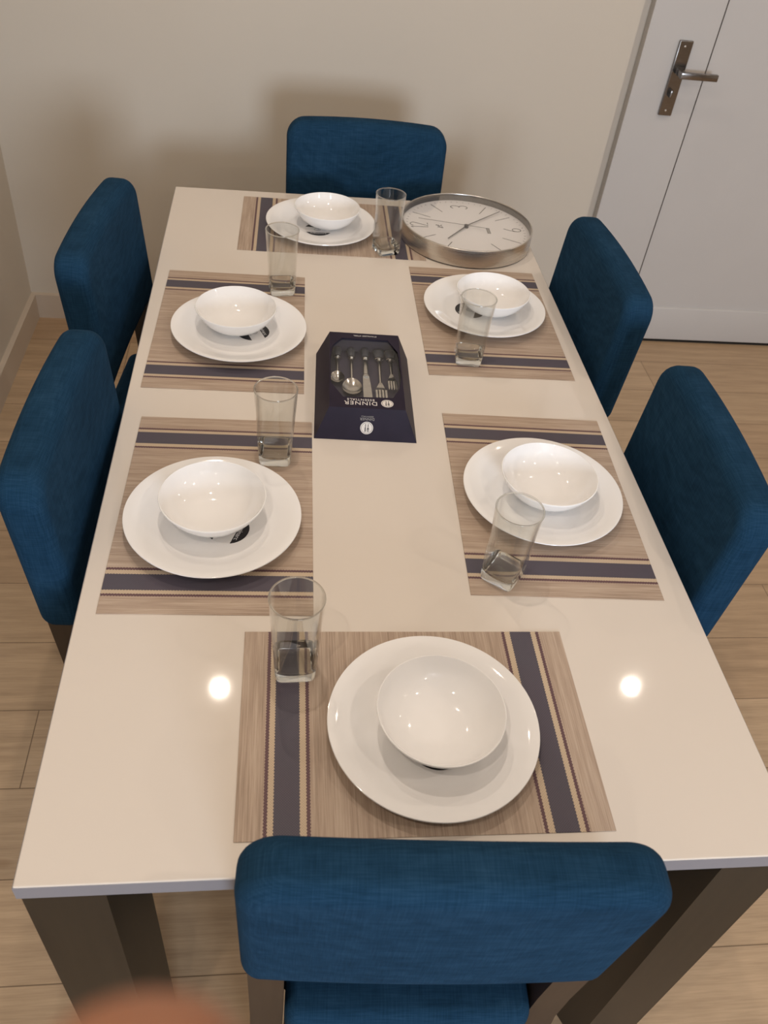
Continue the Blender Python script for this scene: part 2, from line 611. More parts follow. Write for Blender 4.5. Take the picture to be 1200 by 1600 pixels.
# door leaf: stiles, rails, recessed panel
bm = bmesh.new()
yF, yB = 1.474, 1.509
zb = 0.012
sw, rl = 0.222, 0.152
box(bm, DX0, DX0 + sw, yF, yB, zb, DTOP, 0.0015, 1)
box(bm, DX1 - sw, DX1, yF, yB, zb, DTOP, 0.0015, 1)
box(bm, DX0 + sw + .0015, DX1 - sw - .0015, yF, yB, zb, rl, 0.005, 3)
box(bm, DX0 + sw + .0015, DX1 - sw - .0015, yF, yB, DTOP - 0.15, DTOP, 0.0015, 1)
box(bm, DX0 + sw + .0068, DX1 - sw - .0068, yF + 0.008, yB - 0.004, rl - 0.004, DTOP - 0.146)
box(bm, DX0 + sw - .004, DX0 + sw + .008, yF + 0.012, yB - 0.006, zb + .01, DTOP - .01, mi=1)  # dark strip behind the groove paints its shade
box(bm, DX1 - sw - .008, DX1 - sw + .004, yF + 0.012, yB - 0.006, zb + .01, DTOP - .01, mi=1)
door = tag(done('door_1', bm, [M['trim'], M['gap']]), kind='structure')
bm = bmesh.new()
box(bm, DX0, DX1, WF - 0.010, WF + 0.020, 0.0, 0.004)  # dark strip laid on the floor as the shade under the door
tag(done('under_door_shade', bm, M['gap'], smooth=False), kind='structure')
# handle plate, lever, snib, screws
hx0, hx1, hz0, hz1 = 1.029, 1.073, 0.845, 1.064
bm = bmesh.new()
box(bm, hx0, hx1, yF - 0.010, yF, hz0, hz1, 0.0025, 2)
hp = done('handle_plate', bm, M['chrome'], door, angle=20)
hp['label'] = 'satin metal handle plate'
hcx = (hx0 + hx1) / 2 + 0.002
bm = bmesh.new()
lz = 0.978
box(bm, hcx - 0.010, hcx + 0.010, yF - 0.050, yF - 0.008, lz - 0.009, lz + 0.009, 0.003)
box(bm, hcx - 0.010, hcx + 0.112, yF - 0.060, yF - 0.046, lz - 0.010, lz + 0.010, 0.003)
done('lever', bm, M['chrome'], hp, angle=25)
bm = bmesh.new()
box(bm, hcx - 0.012, hcx - 0.003, yF - 0.028, yF - 0.008, 0.902, 0.926, 0.003)
done('snib', bm, M['chrome'], hp, angle=25)
for zz in (hz0 + 0.016, hz1 - 0.016):
    bm = bmesh.new()
    bmesh.ops.create_uvsphere(bm, u_segments=14, v_segments=8, radius=0.0035)
    for v in bm.verts:
        v.co = Vector((v.co.x + hcx - 0.004, v.co.y * 0.5 + yF - 0.0105, v.co.z + zz))
    done('screw', bm, M['steel'], hp)

# ------------------------------------------------------------------ table
TW, TL, TZ = 0.9044, 1.8151, 0.75
TT = 0.028
table = empty('dining_table', (0, 0, 0))
tag(table, 'long cream glossy dining table with brown corner legs in the middle of the room', 'table')
bm = bmesh.new()
box(bm, -TW / 2, TW / 2, -TL / 2, TL / 2, TZ - TT, TZ, 0.0016, 3)
done('tabletop', bm, M['table'], table, smooth=False)
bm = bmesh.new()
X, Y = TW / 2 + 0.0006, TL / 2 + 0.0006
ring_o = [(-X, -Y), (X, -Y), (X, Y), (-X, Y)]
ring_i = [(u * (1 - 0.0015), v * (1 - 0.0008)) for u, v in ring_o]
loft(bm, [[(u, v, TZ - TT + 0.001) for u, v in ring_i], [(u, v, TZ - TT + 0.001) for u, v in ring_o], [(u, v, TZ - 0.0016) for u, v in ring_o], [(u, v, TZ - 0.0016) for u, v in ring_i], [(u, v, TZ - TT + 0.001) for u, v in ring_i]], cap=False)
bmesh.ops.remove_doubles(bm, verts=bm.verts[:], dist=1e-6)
eb = done('edge_shade_band', bm, M['edge'], table, smooth=False)  # thin band carrying the painted shade of the tabletop edge
eb['label'] = 'edge of the tabletop with its shade painted grey'
for sx in (-1, 1):
    for sy in (-1, 1):
        X, Y = TW / 2 - 0.003, TL / 2 - 0.002
        pts = [(sx * X, sy * Y), (sx * (X - 0.089), sy * Y), (sx * (X - 0.118), sy * (Y - 0.062)), (sx * X, sy * (Y - 0.075))]
        bm = bmesh.new()
        prism(bm, pts, 0.0, TZ - TT, lambda u, v, d: (u, v, d), 0.002, 2)
        done('leg', bm, M['tlegs'], table, angle=25)
bm = bmesh.new()
for (a, b, c, d) in ((-.33, .33, -.845, -.825), (-.33, .33, .825, .845), (-.40, -.38, -.82, .82), (.38, .40, -.82, .82)):
    box(bm, a, b, c, d, TZ - TT - 0.045, TZ - TT, 0.001, 1)
done('apron', bm, M['tlegs'], table, smooth=False)

# ------------------------------------------------------------------ chairs
CWID, CZ0, CZ1, CTH, CREC = 0.430, 0.615, 0.912, 0.066, 0.070
def rec(x, y, z):
    return (x, y + tan(CREC) * max(0.0, z - 0.46) - tan(CREC) * (CZ0 - 0.46), z)
def make_chair():
    r = empty('dining_chair')
    # backrest
    bm = bmesh.new()
    w = CWID / 2
    def ax(u, v, d):
        crown = 0.008 * (1 - (u / w) ** 2) * max(0.0, (v - CZ0) / (CZ1 - CZ0)) ** 2
        bow = 0.006 * (1 - (u / w) ** 2)
        return rec(u, d + bow - 0.003, v + crown)
    pillow(bm, -w, w, CZ0, CZ1 - 0.006, (0.024, 0.024, 0.046, 0.046), -CTH / 2, CTH / 2, 0.023, ax)
    done('backrest', bm, M['fabric'], r, angle=60)
    # seat
    bm = bmesh.new()
    def seat_fn(u, v, d):
        k = min(1.0, max(0.0, (v + 0.046) / 0.020))
        return (u * (1 - 0.205 * k), v, d + (0.010 * (1 - (u / 0.22) ** 2) * max(0.0, 1 - ((v + 0.2) / 0.27) ** 2) * min(1.0, max(0.0, (d - 0.405) / 0.073)) ** 2))
    pillow(bm, -0.204, 0.204, -0.405, 0.034, (0.04, 0.04, 0.026, 0.026), 0.405, 0.478, 0.020, seat_fn, step=0.010)
    done('seat', bm, M['fabric'], r, angle=60)
    bm = bmesh.new()
    box(bm, -0.162, 0.162, -0.385, 0.022, 0.345, 0.407, 0.002, 1)
    done('seat_frame', bm, M['wood'], r, angle=25)
    # rear legs rise to the back
    for s in (-1, 1):
        bm = bmesh.new()
        secs = []
        for z, dy in ((0.0, 0.055), (0.30, 0.012), (0.42, 0.0), (0.50, 0.0), (0.68, 0.0)):
            x0, x1 = s * 0.164, s * 0.207
            y0, y1 = -0.018 + dy, 0.020 + dy
            tp = 0.006 if z == 0 else 0
            secs.append([rec(a, b, z) if z > 0.46 else (a, b - tan(CREC) * (CZ0 - 0.46), z) for a, b in ((x0 + s * tp, y0 + tp), (x1 - s * tp, y0 + tp), (x1 - s * tp, y1 - tp), (x0 + s * tp, y1 - tp))])
        loft(bm, secs)
        done('leg', bm, M['wood'], r, angle=25)
        bm = bmesh.new()
        loft(bm, [[(s * 0.165, -0.355, 0), (s * 0.197, -0.355, 0), (s * 0.197, -0.387, 0), (s * 0.165, -0.387, 0)],
                  [(s * 0.160, -0.345, 0.35), (s * 0.203, -0.345, 0.35), (s * 0.203, -0.390, 0.35), (s * 0.160, -0.390, 0.35)]])
        done('leg', bm, M['wood'], r, angle=25)
    return r

def dup(root):
    r = root.copy()
    COL.objects.link(r)
    for ch in list(root.children):
        c = ch.copy()
        COL.objects.link(c)
        c.parent = r
        for g in list(ch.children):
            d = g.copy()
            COL.objects.link(d)
            d.parent = c
    return r

CH = [(-0.533, 0.380, 90, -0.094, 'blue fabric dining chair on the left side of the table nearer the far wall'),
      (-0.497, -0.242, 90, -0.047, 'blue fabric dining chair on the left side of the table, cut by the picture edge'),
      (0.507, 0.323, -90, 0.024, 'blue fabric dining chair on the right side standing in front of the white door'),
      (0.513, -0.283, -90, -0.044, 'blue fabric dining chair on the right side nearest the camera over pale floor boards'),
      (0.049, 0.993, 0, -0.011, 'blue fabric dining chair at the far end of the table against the wall'),
      (0.001, -0.952, 180, -0.057, 'blue fabric dining chair at the near end seen from behind with its seat showing')]
chair0 = make_chair()
for i, (x, y, a, da, lab) in enumerate(CH):
    c = chair0 if i == 0 else dup(chair0)
    c.location = (x, y, 0)
    c.rotation_euler = (0, 0, radians(a) + da)
    tag(c, lab, 'chair', 'blue dining chairs around the table')

# ------------------------------------------------------------------ placemats
bm = bmesh.new()
box(bm, -0.225, 0.225, -0.15, 0.15, 0.0, 0.0014, 0.0003, 1)
MATS = [('A', 0.003, -0.719, -0.007, 0, 'woven beige placemat with navy stripes at the near end of the table'),
        ('B', -0.272, -0.312, -0.016, 90, 'woven striped placemat on the left side, second from the camera'),
        ('C', -0.277, 0.226, -0.019, 90, 'woven striped placemat on the left side nearest the far end'),
        ('D', 0.271, 0.299, -0.016, 90, 'woven striped placemat on the right side just in front of the wall clock'),
        ('E', 0.268, -0.281, -0.038, 90, 'woven striped placemat on the right side nearer the camera'),
        ('F', -0.052, 0.715, -0.018, 0, 'woven striped placemat at the far end, partly under the wall clock')]
mat0 = done('placemat', bm, M['mat'], smooth=False)
MZ = TZ + 0.0014
for i, (k, x, y, a, b, lab) in enumerate(MATS):
    m = mat0 if i == 0 else mat0.copy()
    if i: COL.objects.link(m)
    m.location = (x, y, TZ)
    m.rotation_euler = (0, 0, a + radians(b))
    tag(m, lab, 'placemat', 'striped placemats on the table')

# ------------------------------------------------------------------ plates with stickers, bowls
def make_plate():
    bm = bmesh.new()
    prof = [(0, 0.0022), (0.072, 0.0022), (0.076, 0.0), (0.080, 0.0), (0.083, 0.0024), (0.100, 0.0075), (0.120, 0.0155), (0.1335, 0.0208),
            (0.1350, 0.0222), (0.1346, 0.0236), (0.1332, 0.0238), (0.119, 0.0188), (0.100, 0.0110), (0.088, 0.0064), (0.080, 0.0052), (0, 0.0052)]
    lathe(bm, prof, 128)
    p = done('dinner_plate', bm, M['opal'], angle=50)
    # round paper sticker: black cap with lettering, white band with emblem, black cap
    bm = bmesh.new()
    R = 0.033
    def seg(d0, d1, mi, z0, z1):
        # strip of the disc between up-coordinates d0..d1 (up = +y)
        n = 24
        L = [(-sqrt(max(0, R * R - d * d)), d) for d in [d0 + (d1 - d0) * k / n for k in range(n + 1)]]
        Rr = [(-x, d) for x, d in L]
        pts = []
        for q in Rr + L[::-1]:
            if not pts or math.hypot(q[0] - pts[-1][0], q[1] - pts[-1][1]) > 1e-5:
                pts.append(q)
        if math.hypot(pts[0][0] - pts[-1][0], pts[0][1] - pts[-1][1]) < 1e-5:
            pts.pop()
        prism(bm, pts, z0, z1, lambda u, v, d: (u, v, d), mi=mi)
    seg(-R, -0.0125, 1, 0, 0.0002)
    seg(-0.0125, 0.0152, 0, 0, 0.0002)
    seg(0.0152, R, 1, 0, 0.0002)
    me = text_mesh('Luminarc', 0.0105, 0.0001)
    add_mesh(bm, me, Matrix.Translation((0, 0.0203, 0.0003)), 0)
    bpy.data.meshes.remove(me)
    ribbon(bm, arc(0.002, 0.0015, 0.0075, 0.0062, 0, 360, 24), 0.0012, 0.0002, 0.00012, 2)
    ribbon(bm, arc(0.002, 0.0015, 0.0040, 0.0030, 20, 250, 16), 0.0012, 0.0002, 0.00012, 2)
    ribbon(bm, [(-0.012, -0.0085), (0.013, -0.0085)], 0.0008, 0.0002, 0.00012, 2)
    s = done('sticker', bm, [M['paper'], M['black'], M['greyink']], p, smooth=False)
    s['label'] = 'round black and white paper sticker'
    return p
def make_bowl():
    bm = bmesh.new()
    prof = [(0, 0.003), (0.029, 0.003), (0.0315, 0.0), (0.0345, 0.0), (0.0365, 0.0025), (0.046, 0.0060), (0.057, 0.0130), (0.0675, 0.0230), (0.0755, 0.0345), (0.0802, 0.0440),
            (0.0812, 0.0462), (0.0809, 0.0474), (0.0797, 0.0477), (0.0784, 0.0460), (0.0738, 0.0360), (0.0660, 0.0252), (0.0555, 0.0155), (0.0445, 0.0090), (0.030, 0.0062), (0.015, 0.0056), (0, 0.0055)]
    lathe(bm, prof, 112)
    return done('cereal_bowl', bm, M['opal'], angle=50)
# key, plate centre, bowl centre, sticker centre, sticker up angle (deg)
SET = [('A', (0.021, -0.730), (0.0265, -0.731), (0.024, -0.7555), 250),
       ('B', (-0.276, -0.354), (-0.2765, -0.346), (-0.2538, -0.3699), -20),
       ('C', (-0.259, 0.198), (-0.2655, 0.217), (-0.232, 0.201), 20.5),
       ('D', (0.269, 0.323), (0.285, 0.332), (0.239, 0.325), 162),
       ('E', (0.264, -0.284), (0.270, -0.280), (0.274, -0.268), 40),
       ('F', (-0.080, 0.700), (-0.065, 0.716), (-0.087, 0.685), -90)]
PLAB = {'A': 'large white dinner plate at the near end of the table, nearest the camera',
        'B': 'white dinner plate on the left near the camera, black sticker showing',
        'C': 'white dinner plate on the left side, farther from the camera',
        'D': 'white dinner plate on the right side just below the wall clock, behind a glass',
        'E': 'white dinner plate on the right side nearer the camera, partly behind a tilted looking glass',
        'F': 'white dinner plate at the far end of the table beside the wall clock'}
BLAB = {'A': 'white bowl on the large plate at the near end of the table',
        'B': 'white bowl on the plate on the left side nearer the camera',
        'C': 'white bowl on the plate on the left side farther from the camera',
        'D': 'white bowl on the plate just below the wall clock, seen partly through a glass',
        'E': 'white bowl on the plate on the right side nearer the camera',
        'F': 'white bowl on the plate at the far end of the table'}
PLAB['E'] = 'white dinner plate on the right side nearer the camera, overlapped by a square based glass'
plate0, bowl0 = make_plate(), make_bowl()
for i, (k, pc, bc, sc, up) in enumerate(SET):
    p = plate0 if i == 0 else dup(plate0)
    p.location = (pc[0], pc[1], MZ)
    tag(p, PLAB[k], 'plate', 'white dinner plates on the placemats')
    s = p.children[0]
    s.location = (sc[0] - pc[0], sc[1] - pc[1], 0.00525)
    s.rotation_euler = (0, 0, radians(up - 90))
    b = bowl0 if i == 0 else bowl0.copy()
    if i: COL.objects.link(b)
    b.location = (bc[0], bc[1], MZ + 0.0058)
    tag(b, BLAB[k], 'bowl', 'white bowls on the dinner plates')

# ------------------------------------------------------------------ tumblers: square base, round rim
def make_glass():
    bm = bmesh.new()
    N = 72
    H = 0.142
    def ring(hw, e, z):
        # superellipse with exponent e
        out = []
        for k in range(N):
            a = 2 * pi * k / N
            c, s = cos(a), sin(a)
            r = (abs(c) ** e + abs(s) ** e) ** (-1.0 / e)
            out.append((hw * r * c, hw * r * s, z))
        return out
    def ex(z):
        u = min(1, max(0, (z - 0.012) / 0.085))
        u = u * u * (3 - 2 * u)
        return 7.0 + (2.0 - 7.0) * (u ** 0.6)
    def hw(z):
        return 0.0262 + (0.0355 - 0.0262) * (z / H) ** 0.9
    # thick solid foot, dished on top
    secs = [ring(hw(z) - d, ex(z), z) for z, d in ((0.0, 0.0030), (0.0007, 0.0012), (0.0025, 0.0002), (0.007, 0), (0.012, 0), (0.0222, 0))]
    secs.append(ring(hw(0.022) - 0.0030, 5.5, 0.0218))
    secs.append(ring(hw(0.017) - 0.0050, 4.5, 0.0165))
    secs.append(ring(hw(0.014) - 0.0095, 3.6, 0.0125))
    secs.append(ring(0.010, 2.6, 0.0116))
    secs.append(ring(0.004, 2, 0.0113))
    loft(bm, secs)
    r = empty('tumbler_glass')
    done('base', bm, M['glass'], r, angle=60)
    # thin wall
    bm = bmesh.new()
    zs = [0.0224, 0.026, 0.03, 0.035, 0.04, 0.045, 0.05, 0.06, 0.07, 0.08, 0.095, 0.11, 0.125, 0.138, 0.1402]
    A = [ring(hw(z), ex(z), z) for z in zs]
    B = [ring(hw(z) - 0.0017 - 0.0013 * max(0, 1 - z / 0.10), ex(z), z) for z in zs]
    loft(bm, A + B[::-1] + [A[0]], cap=False)
    bmesh.ops.remove_doubles(bm, verts=bm.verts[:], dist=1e-6)
    done('wall', bm, M['thinglass'], r, angle=60)
    # fire-polished lip
    bm = bmesh.new()
    rr = hw(0.141) - 0.0009
    lathe(bm, [(rr + 0.00115 * cos(2 * pi * k / 12), 0.1412 + 0.00115 * sin(2 * pi * k / 12)) for k in range(12)], 96, closed=True)
    done('rim', bm, M['glass'], r, angle=80)
    return r
GL = [((-0.153, -0.628), 2, 'empty clear tumbler at the top left of the nearest placemat'),
      ((-0.183, -0.190), -3, 'empty clear tumbler on the left near placemat, beside the cutlery box'),
      ((-0.175, 0.383), 8, 'empty clear tumbler on the left far placemat, behind its plate'),
      ((0.204, 0.134), -8, 'empty clear tumbler in front of the plate below the wall clock'),
      ((0.163, -0.463), -38, 'empty clear tumbler turned cornerwise on the right near placemat'),
      ((0.074, 0.598), 20, 'empty clear tumbler touching the side of the wall clock')]
glass0 = make_glass()
for i, (c, a, lab) in enumerate(GL):
    g = glass0 if i == 0 else dup(glass0)
    g.location = (c[0], c[1], MZ + 0.0001)
    g.rotation_euler = (0, 0, radians(a))
    tag(g, lab, 'glass', 'clear square based tumblers on the table')

# ------------------------------------------------------------------ wall clock lying on the table
clock = empty('wall_clock', (0.285, 0.696, TZ + 0.0009))
clock.rotation_euler = (0, radians(0.18), 0)
tag(clock, 'round white wall clock with steel rim lying face up at the far right corner', 'clock')
CR, CHT = 0.166, 0.0455
bm = bmesh.new()
lathe(bm, [(CR - 0.006, 0.0018), (CR - 0.001, 0.0018), (CR, 0.0025), (CR, CHT - 0.0012), (CR - 0.001, CHT), (CR - 0.0028, CHT), (CR - 0.0034, CHT - 0.0008), (CR - 0.0036, CHT - 0.0015), (CR - 0.0036, 0.003)], 160, closed=True)
for f in bm.faces:
    if all(abs(v.co.xy.length - (CR - 0.0036)) < 1e-4 for v in f.verts):
        f.material_index = 1
done('rim', bm, [M['steel'], M['rimdark']], clock, angle=30)
bm = bmesh.new()
lathe(bm, [(0, 0.0), (CR - 0.0012, 0.0), (CR - 0.0012, 0.0017), (CR - 0.0038, 0.0019), (CR - 0.0038, 0.006), (0, 0.006)], 96)
done('back_plate', bm, M['hand'], clock)
DZ = 0.0275
bm = bmesh.new()
lathe(bm, [(0, DZ - 0.002), (CR - 0.0038, DZ - 0.002), (CR - 0.0038, DZ), (0, DZ)], 128)
dial = done('dial', bm, M['dial'], clock, angle=30)
A12 = radians(180.5)
def cl(rr, h):   # dial polar: h in hours
    a = A12 - radians(30 * h)
    return (rr * cos(a), rr * sin(a))
bm = bmesh.new()
for h in range(12):
    if h % 3:
        ribbon(bm, [cl(0.098, h), cl(0.147, h)], 0.0019, DZ)
for k in range(60):
    if k % 5 or k % 15 == 0:
        ribbon(bm, [cl(0.1475, k / 5), cl(0.1520, k / 5)], 0.0009, DZ)
done('dial_marks', bm, M['ink'], dial, smooth=False)
# slim numerals, upright with 12 at the top of the dial
def num_xf(cx, cy):
    a = A12 - pi / 2
    c, s = cos(a), sin(a)
    return lambda u, v, z: (cx + c * u - s * v, cy + s * u + c * v, z)
def numeral(bm, strokes, cx, cy):
    for st in strokes:
        ribbon(bm, st, 0.0021, DZ, xf=num_xf(cx, cy))
hh, ww = 0.022, 0.0085
S1 = [[(-0.003, 0.017), (0.002, hh), (0.002, -hh)]]
S2 = [arc(0, hh - ww, ww, ww, 170, -35, 14) + [(-ww, -hh), (ww, -hh)]]
S3 = [arc(-0.001, 0.0105, ww, 0.0115, 150, -90, 16) + arc(-0.001, -0.0115, ww + 0.0006, 0.0108, 90, -155, 16)]
S6 = [arc(0, -0.011, ww, 0.011, 0, 360, 24), [(-ww, -0.011), (-ww + 0.0005, -0.002), (-0.003, 0.010), (0.004, hh)]]
S9 = [[(-u, -v) for u, v in st] for st in S6]
shift = lambda S, du: [[(u + du, v) for u, v in st] for st in S]
for st, h in ((shift(S1, -0.011) + shift(S2, 0.006), 0), (S3, 3), (S6, 6)):
    bm = bmesh.new()
    numeral(bm, st, *cl(0.120, h))
    done('numeral', bm, M['ink'], dial, smooth=False)
bm = bmesh.new()
xf = num_xf(*cl(0.068, 0))
ribbon(bm, [(-0.009, -0.008), (-0.005, 0.006), (0.000, -0.001), (0.006, 0.009)], 0.0034, DZ, xf=xf)
ribbon(bm, [(-0.003, -0.007), (0.003, -0.003), (0.007, -0.006)], 0.0018, DZ, xf=xf)
ribbon(bm, [(0.001, 0.004), (0.007, 0.002)], 0.0016, DZ, xf=xf)
done('emblem', bm, M['ink'], dial, smooth=False)
bm = bmesh.new()
xf = num_xf(*cl(0.057, 6.45))
ribbon(bm, [(-0.014, 0), (0.014, 0)], 0.0085, DZ, 0.0002, 0, xf)
ribbon(bm, [(-0.013, 0), (0.013, 0)], 0.0060, DZ, 0.0003, 1, xf)
done('printed_mark', bm, [M['ink'], M['greyink']], dial, smooth=False)
HZ = DZ + 0.0035
def hand(name, ang, r0, r1, w0, w1, z):
    bm = bmesh.new()
    a = radians(ang)
    d = Vector((cos(a), sin(a), 0)); n = Vector((-sin(a), cos(a), 0))
    lo = [d * r0 + n * w0 / 2, d * r0 - n * w0 / 2, d * r1 - n * w1 / 2, d * r1 + n * w1 / 2]
    loft(bm, [[(p.x, p.y, z) for p in lo], [(p.x, p.y, z + 0.0006) for p in lo]])
    return done(name, bm, M['hand'], clock, smooth=False)
hand('hour_hand', -127.5, 0.0, 0.094, 0.0036, 0.0026, HZ)
hand('minute_hand', 43, 0.0, 0.142, 0.0032, 0.0020, HZ + 0.0012)
hand('second_hand', 167.5, -0.058, 0.122, 0.0014, 0.0010, HZ + 0.0024)
bm = bmesh.new()
lathe(bm, [(0, DZ), (0.0055, DZ), (0.0055, HZ + 0.0034), (0.0040, HZ + 0.0042), (0, HZ + 0.0042)], 32)
done('hub', bm, M['hand'], clock, angle=30)
bm = bmesh.new()
lathe(bm, [(0, 0.0418), (CR - 0.0038, 0.0418), (CR - 0.0038, 0.0430), (0, 0.0430)], 96)
done('cover_glass', bm, M['cover'], clock, angle=30)

# ------------------------------------------------------------------ cutlery gift box
BXC = Vector((-0.0185, -0.002, TZ))
BXA = radians(-2.3)
cbox = empty('cutlery_box', BXC, BXA)
tag(cbox, 'dark navy cutlery gift box with clear window in the middle of the table', 'box')
BH = 0.055
bw, b0, b1 = 0.092, -0.1355, 0.1365
tw, t0, t1 = 0.0675, -0.1135, 0.1330
bm = bmesh.new()
B = [bm.verts.new(p) for p in ((-bw, b0, 0), (bw, b0, 0), (bw, b1, 0), (-bw, b1, 0))]
T = [bm.verts.new(p) for p in ((-tw, t0, BH), (tw, t0, BH), (tw, t1, BH), (-tw, t1, BH))]
bm.faces.new(B[::-1])
for i in range(4):
    bm.faces.new((B[i], B[(i + 1) % 4], T[(i + 1) % 4], T[i]))
Wp = [(-0.043, -0.0815), (0.047, -0.078), (0.0605, -0.048), (0.0655, -0.010), (0.0635, 0.072), (0.046, 0.113), (-0.044, 0.113), (-0.0615, 0.085), (-0.0660, 0.033), (-0.0645, -0.040)]
W = [bm.verts.new((x, y, BH)) for x, y in Wp]
def fan(tv, ws):
    for a, b in zip(ws, ws[1:]):
        bm.faces.new((tv, W[a], W[b]))
bm.faces.new((T[0], T[1], W[1], W[0]))
fan(T[1], [3, 2, 1]); bm.faces.new((T[1], T[2], W[4], W[3]))
fan(T[2], [5, 4]); bm.faces.new((T[2], T[3], W[6], W[5]))
fan(T[3], [8, 7, 6]); bm.faces.new((T[3], T[0], W[9], W[8]))
bm.faces.new((T[0], W[0], W[9]))
sleeve = done('sleeve', bm, M['card'], cbox, smooth=False)
md = sleeve.modifiers.new('solid', 'SOLIDIFY')
md.thickness = 0.0009
md.offset = -1
# tray inside
bm = bmesh.new()
loft(bm, [[(-0.068, t0 + 0.012, 0.016), (0.068, t0 + 0.012, 0.016), (0.068, t1 - 0.004, 0.016), (-0.068, t1 - 0.004, 0.016)],
          [(-0.074, b0 + 0.012, 0.0015), (0.074, b0 + 0.012, 0.0015), (0.074, b1 - 0.006, 0.0015), (-0.074, b1 - 0.006, 0.0015)]])
box(bm, -0.062, 0.062, 0.1275, 0.1310, 0.010, 0.050)
done('inner_tray', bm, M['cardin'], cbox, smooth=False)
bm = bmesh.new()
lo = [(x * 1.003, y * 1.02, BH - 0.0024) for x, y in Wp]
hi = [(x * 1.003, y * 1.02, BH - 0.0021) for x, y in Wp]
loft(bm, [lo, hi])
done('window_film', bm, M['film'], cbox, smooth=False)
def put_text(s, size, loc, rot, parent, spacing=1.0, mat='ivory', name='lettering'):
    me = text_mesh(s, size, 0.00012, spacing)
    me.materials.clear()
    me.materials.append(M[mat])
    return link(name, me, parent, loc, rot)
UP = (0, 0, pi)
zt = BH + 0.0002
put_text('DINNER', 0.0150, (-0.0115, -0.0985, zt), UP, sleeve, 1.12)
put_text('ESSENTIALS', 0.0085, (-0.0115, -0.0885, zt), UP, sleeve, 1.14)
put_text('STAINLESS STEEL', 0.0055, (0.0015, 0.1235, zt), UP, sleeve, 1.12)
def roundel(parent, mtx, r):
    bm = bmesh.new()
    prism(bm, arc(0, 0, r, r, 0, 350, 35), 0, 0.0002, lambda u, v, d: (u, v, d), mi=0)
    ribbon(bm, arc(0, 0, r * 0.84, r * 0.84, 0, 360, 36), r * 0.05, 0.0002, 0.0001, 1)
    # knife and fork
    kx = r * 0.2
    ribbon(bm, [(kx, -r * 0.62), (kx, -r * 0.05)], r * 0.11, 0.0002, 0.0001, 1)
    ribbon(bm, [(kx + r * 0.02, -r * 0.05), (kx + r * 0.02, r * 0.62)], r * 0.17, 0.0002, 0.0001, 1)
    ribbon(bm, [(-kx, -r * 0.62), (-kx, r * 0.12)], r * 0.11, 0.0002, 0.0001, 1)
    ribbon(bm, [(-kx, r * 0.02), (-kx, r * 0.22)], r * 0.30, 0.0002, 0.0001, 1)
    for q in (-0.12, 0, 0.12):
        ribbon(bm, [(-kx + r * q, r * 0.2), (-kx + r * q, r * 0.62)], r * 0.07, 0.0002, 0.0001, 1)
    for v in bm.verts:
        v.co = mtx @ v.co
    return done('roundel', bm, [M['ivory'], M['ink']], parent, smooth=False)
roundel(sleeve, Matrix.Translation((0.0355, -0.0965, BH + 0.0001)) @ Matrix.Rotation(pi, 4, 'Z'), 0.0110)
sl = math.atan2(BH, t0 - b0)      # slope of the front panel
def on_front(x, f):
    return Matrix.Translation((x, b0 + (t0 - b0) * f - 0.0003, BH * f + 0.0002)) @ Matrix.Rotation(sl, 4, 'X') @ Matrix.Rotation(pi, 4, 'Z')
roundel(sleeve, on_front(0.0005, 0.40), 0.0115)
for s, size, f in (('DINNER', 0.0066, 0.675), ('ESSENTIALS', 0.0038, 0.750)):
    o = put_text(s, size, None, None, sleeve, 1.1, 'greyink')
    o.matrix_local = on_front(0.0005, f)

# cutlery lying in the box (each its own thing)
def to_box(x, y, z):
    return BXC + Matrix.Rotation(BXA, 3, 'Z') @ Vector((x, y, z))
CZ = 0.016
def oval(cx, y, rx, rz, zc, n=16):
    return [(cx + rx * cos(2 * pi * k / n), y, zc + rz * sin(2 * pi * k / n)) for k in range(n)]
def utensil(name, x, yring, ytop, label, cat, hw):
    r = empty(name, to_box(x, yring, CZ + 0.0003), BXA)
    tag(r, label, cat, 'cutlery showing through the box window')
    bm = bmesh.new()
    L = ytop - yring
    secs = [oval(0, 0.002, hw * 0.62, 0.0045, 0.0052), oval(0, L * 0.4, hw * 0.85, 0.0055, 0.0062), oval(0, L * 0.8, hw, 0.006, 0.0068), oval(0, L * 0.95, hw * 0.85, 0.0052, 0.0068), oval(0, L, hw * 0.5, 0.003, 0.0068)]
    loft(bm, secs)
    h = done('handle', bm, M['handle'], r, angle=60)
    bm = bmesh.new()
    loft(bm, [oval(0, -0.0025, hw * 0.74, 0.0052, 0.0055), oval(0, -0.001, hw * 0.84, 0.0055, 0.0056), oval(0, 0.001, hw * 0.84, 0.0055, 0.0056), oval(0, 0.0025, hw * 0.74, 0.0052, 0.0055)])
    done('ferrule', bm, M['cutlery'], r, angle=40)
    return r
def neck(bm, y0, y1, w0, w1, z0=0.005, z1=0.004):
    secs = []
    for k in range(6):
        u = k / 5
        y = y0 + (y1 - y0) * u
        w = w0 + (w1 - w0) * (u ** 0.6)
        secs.append(oval(0, y, w, max(0.0012, 0.003 * (1 - u * 0.5)), z0 + (z1 - z0) * u, 12))
    loft(bm, secs)
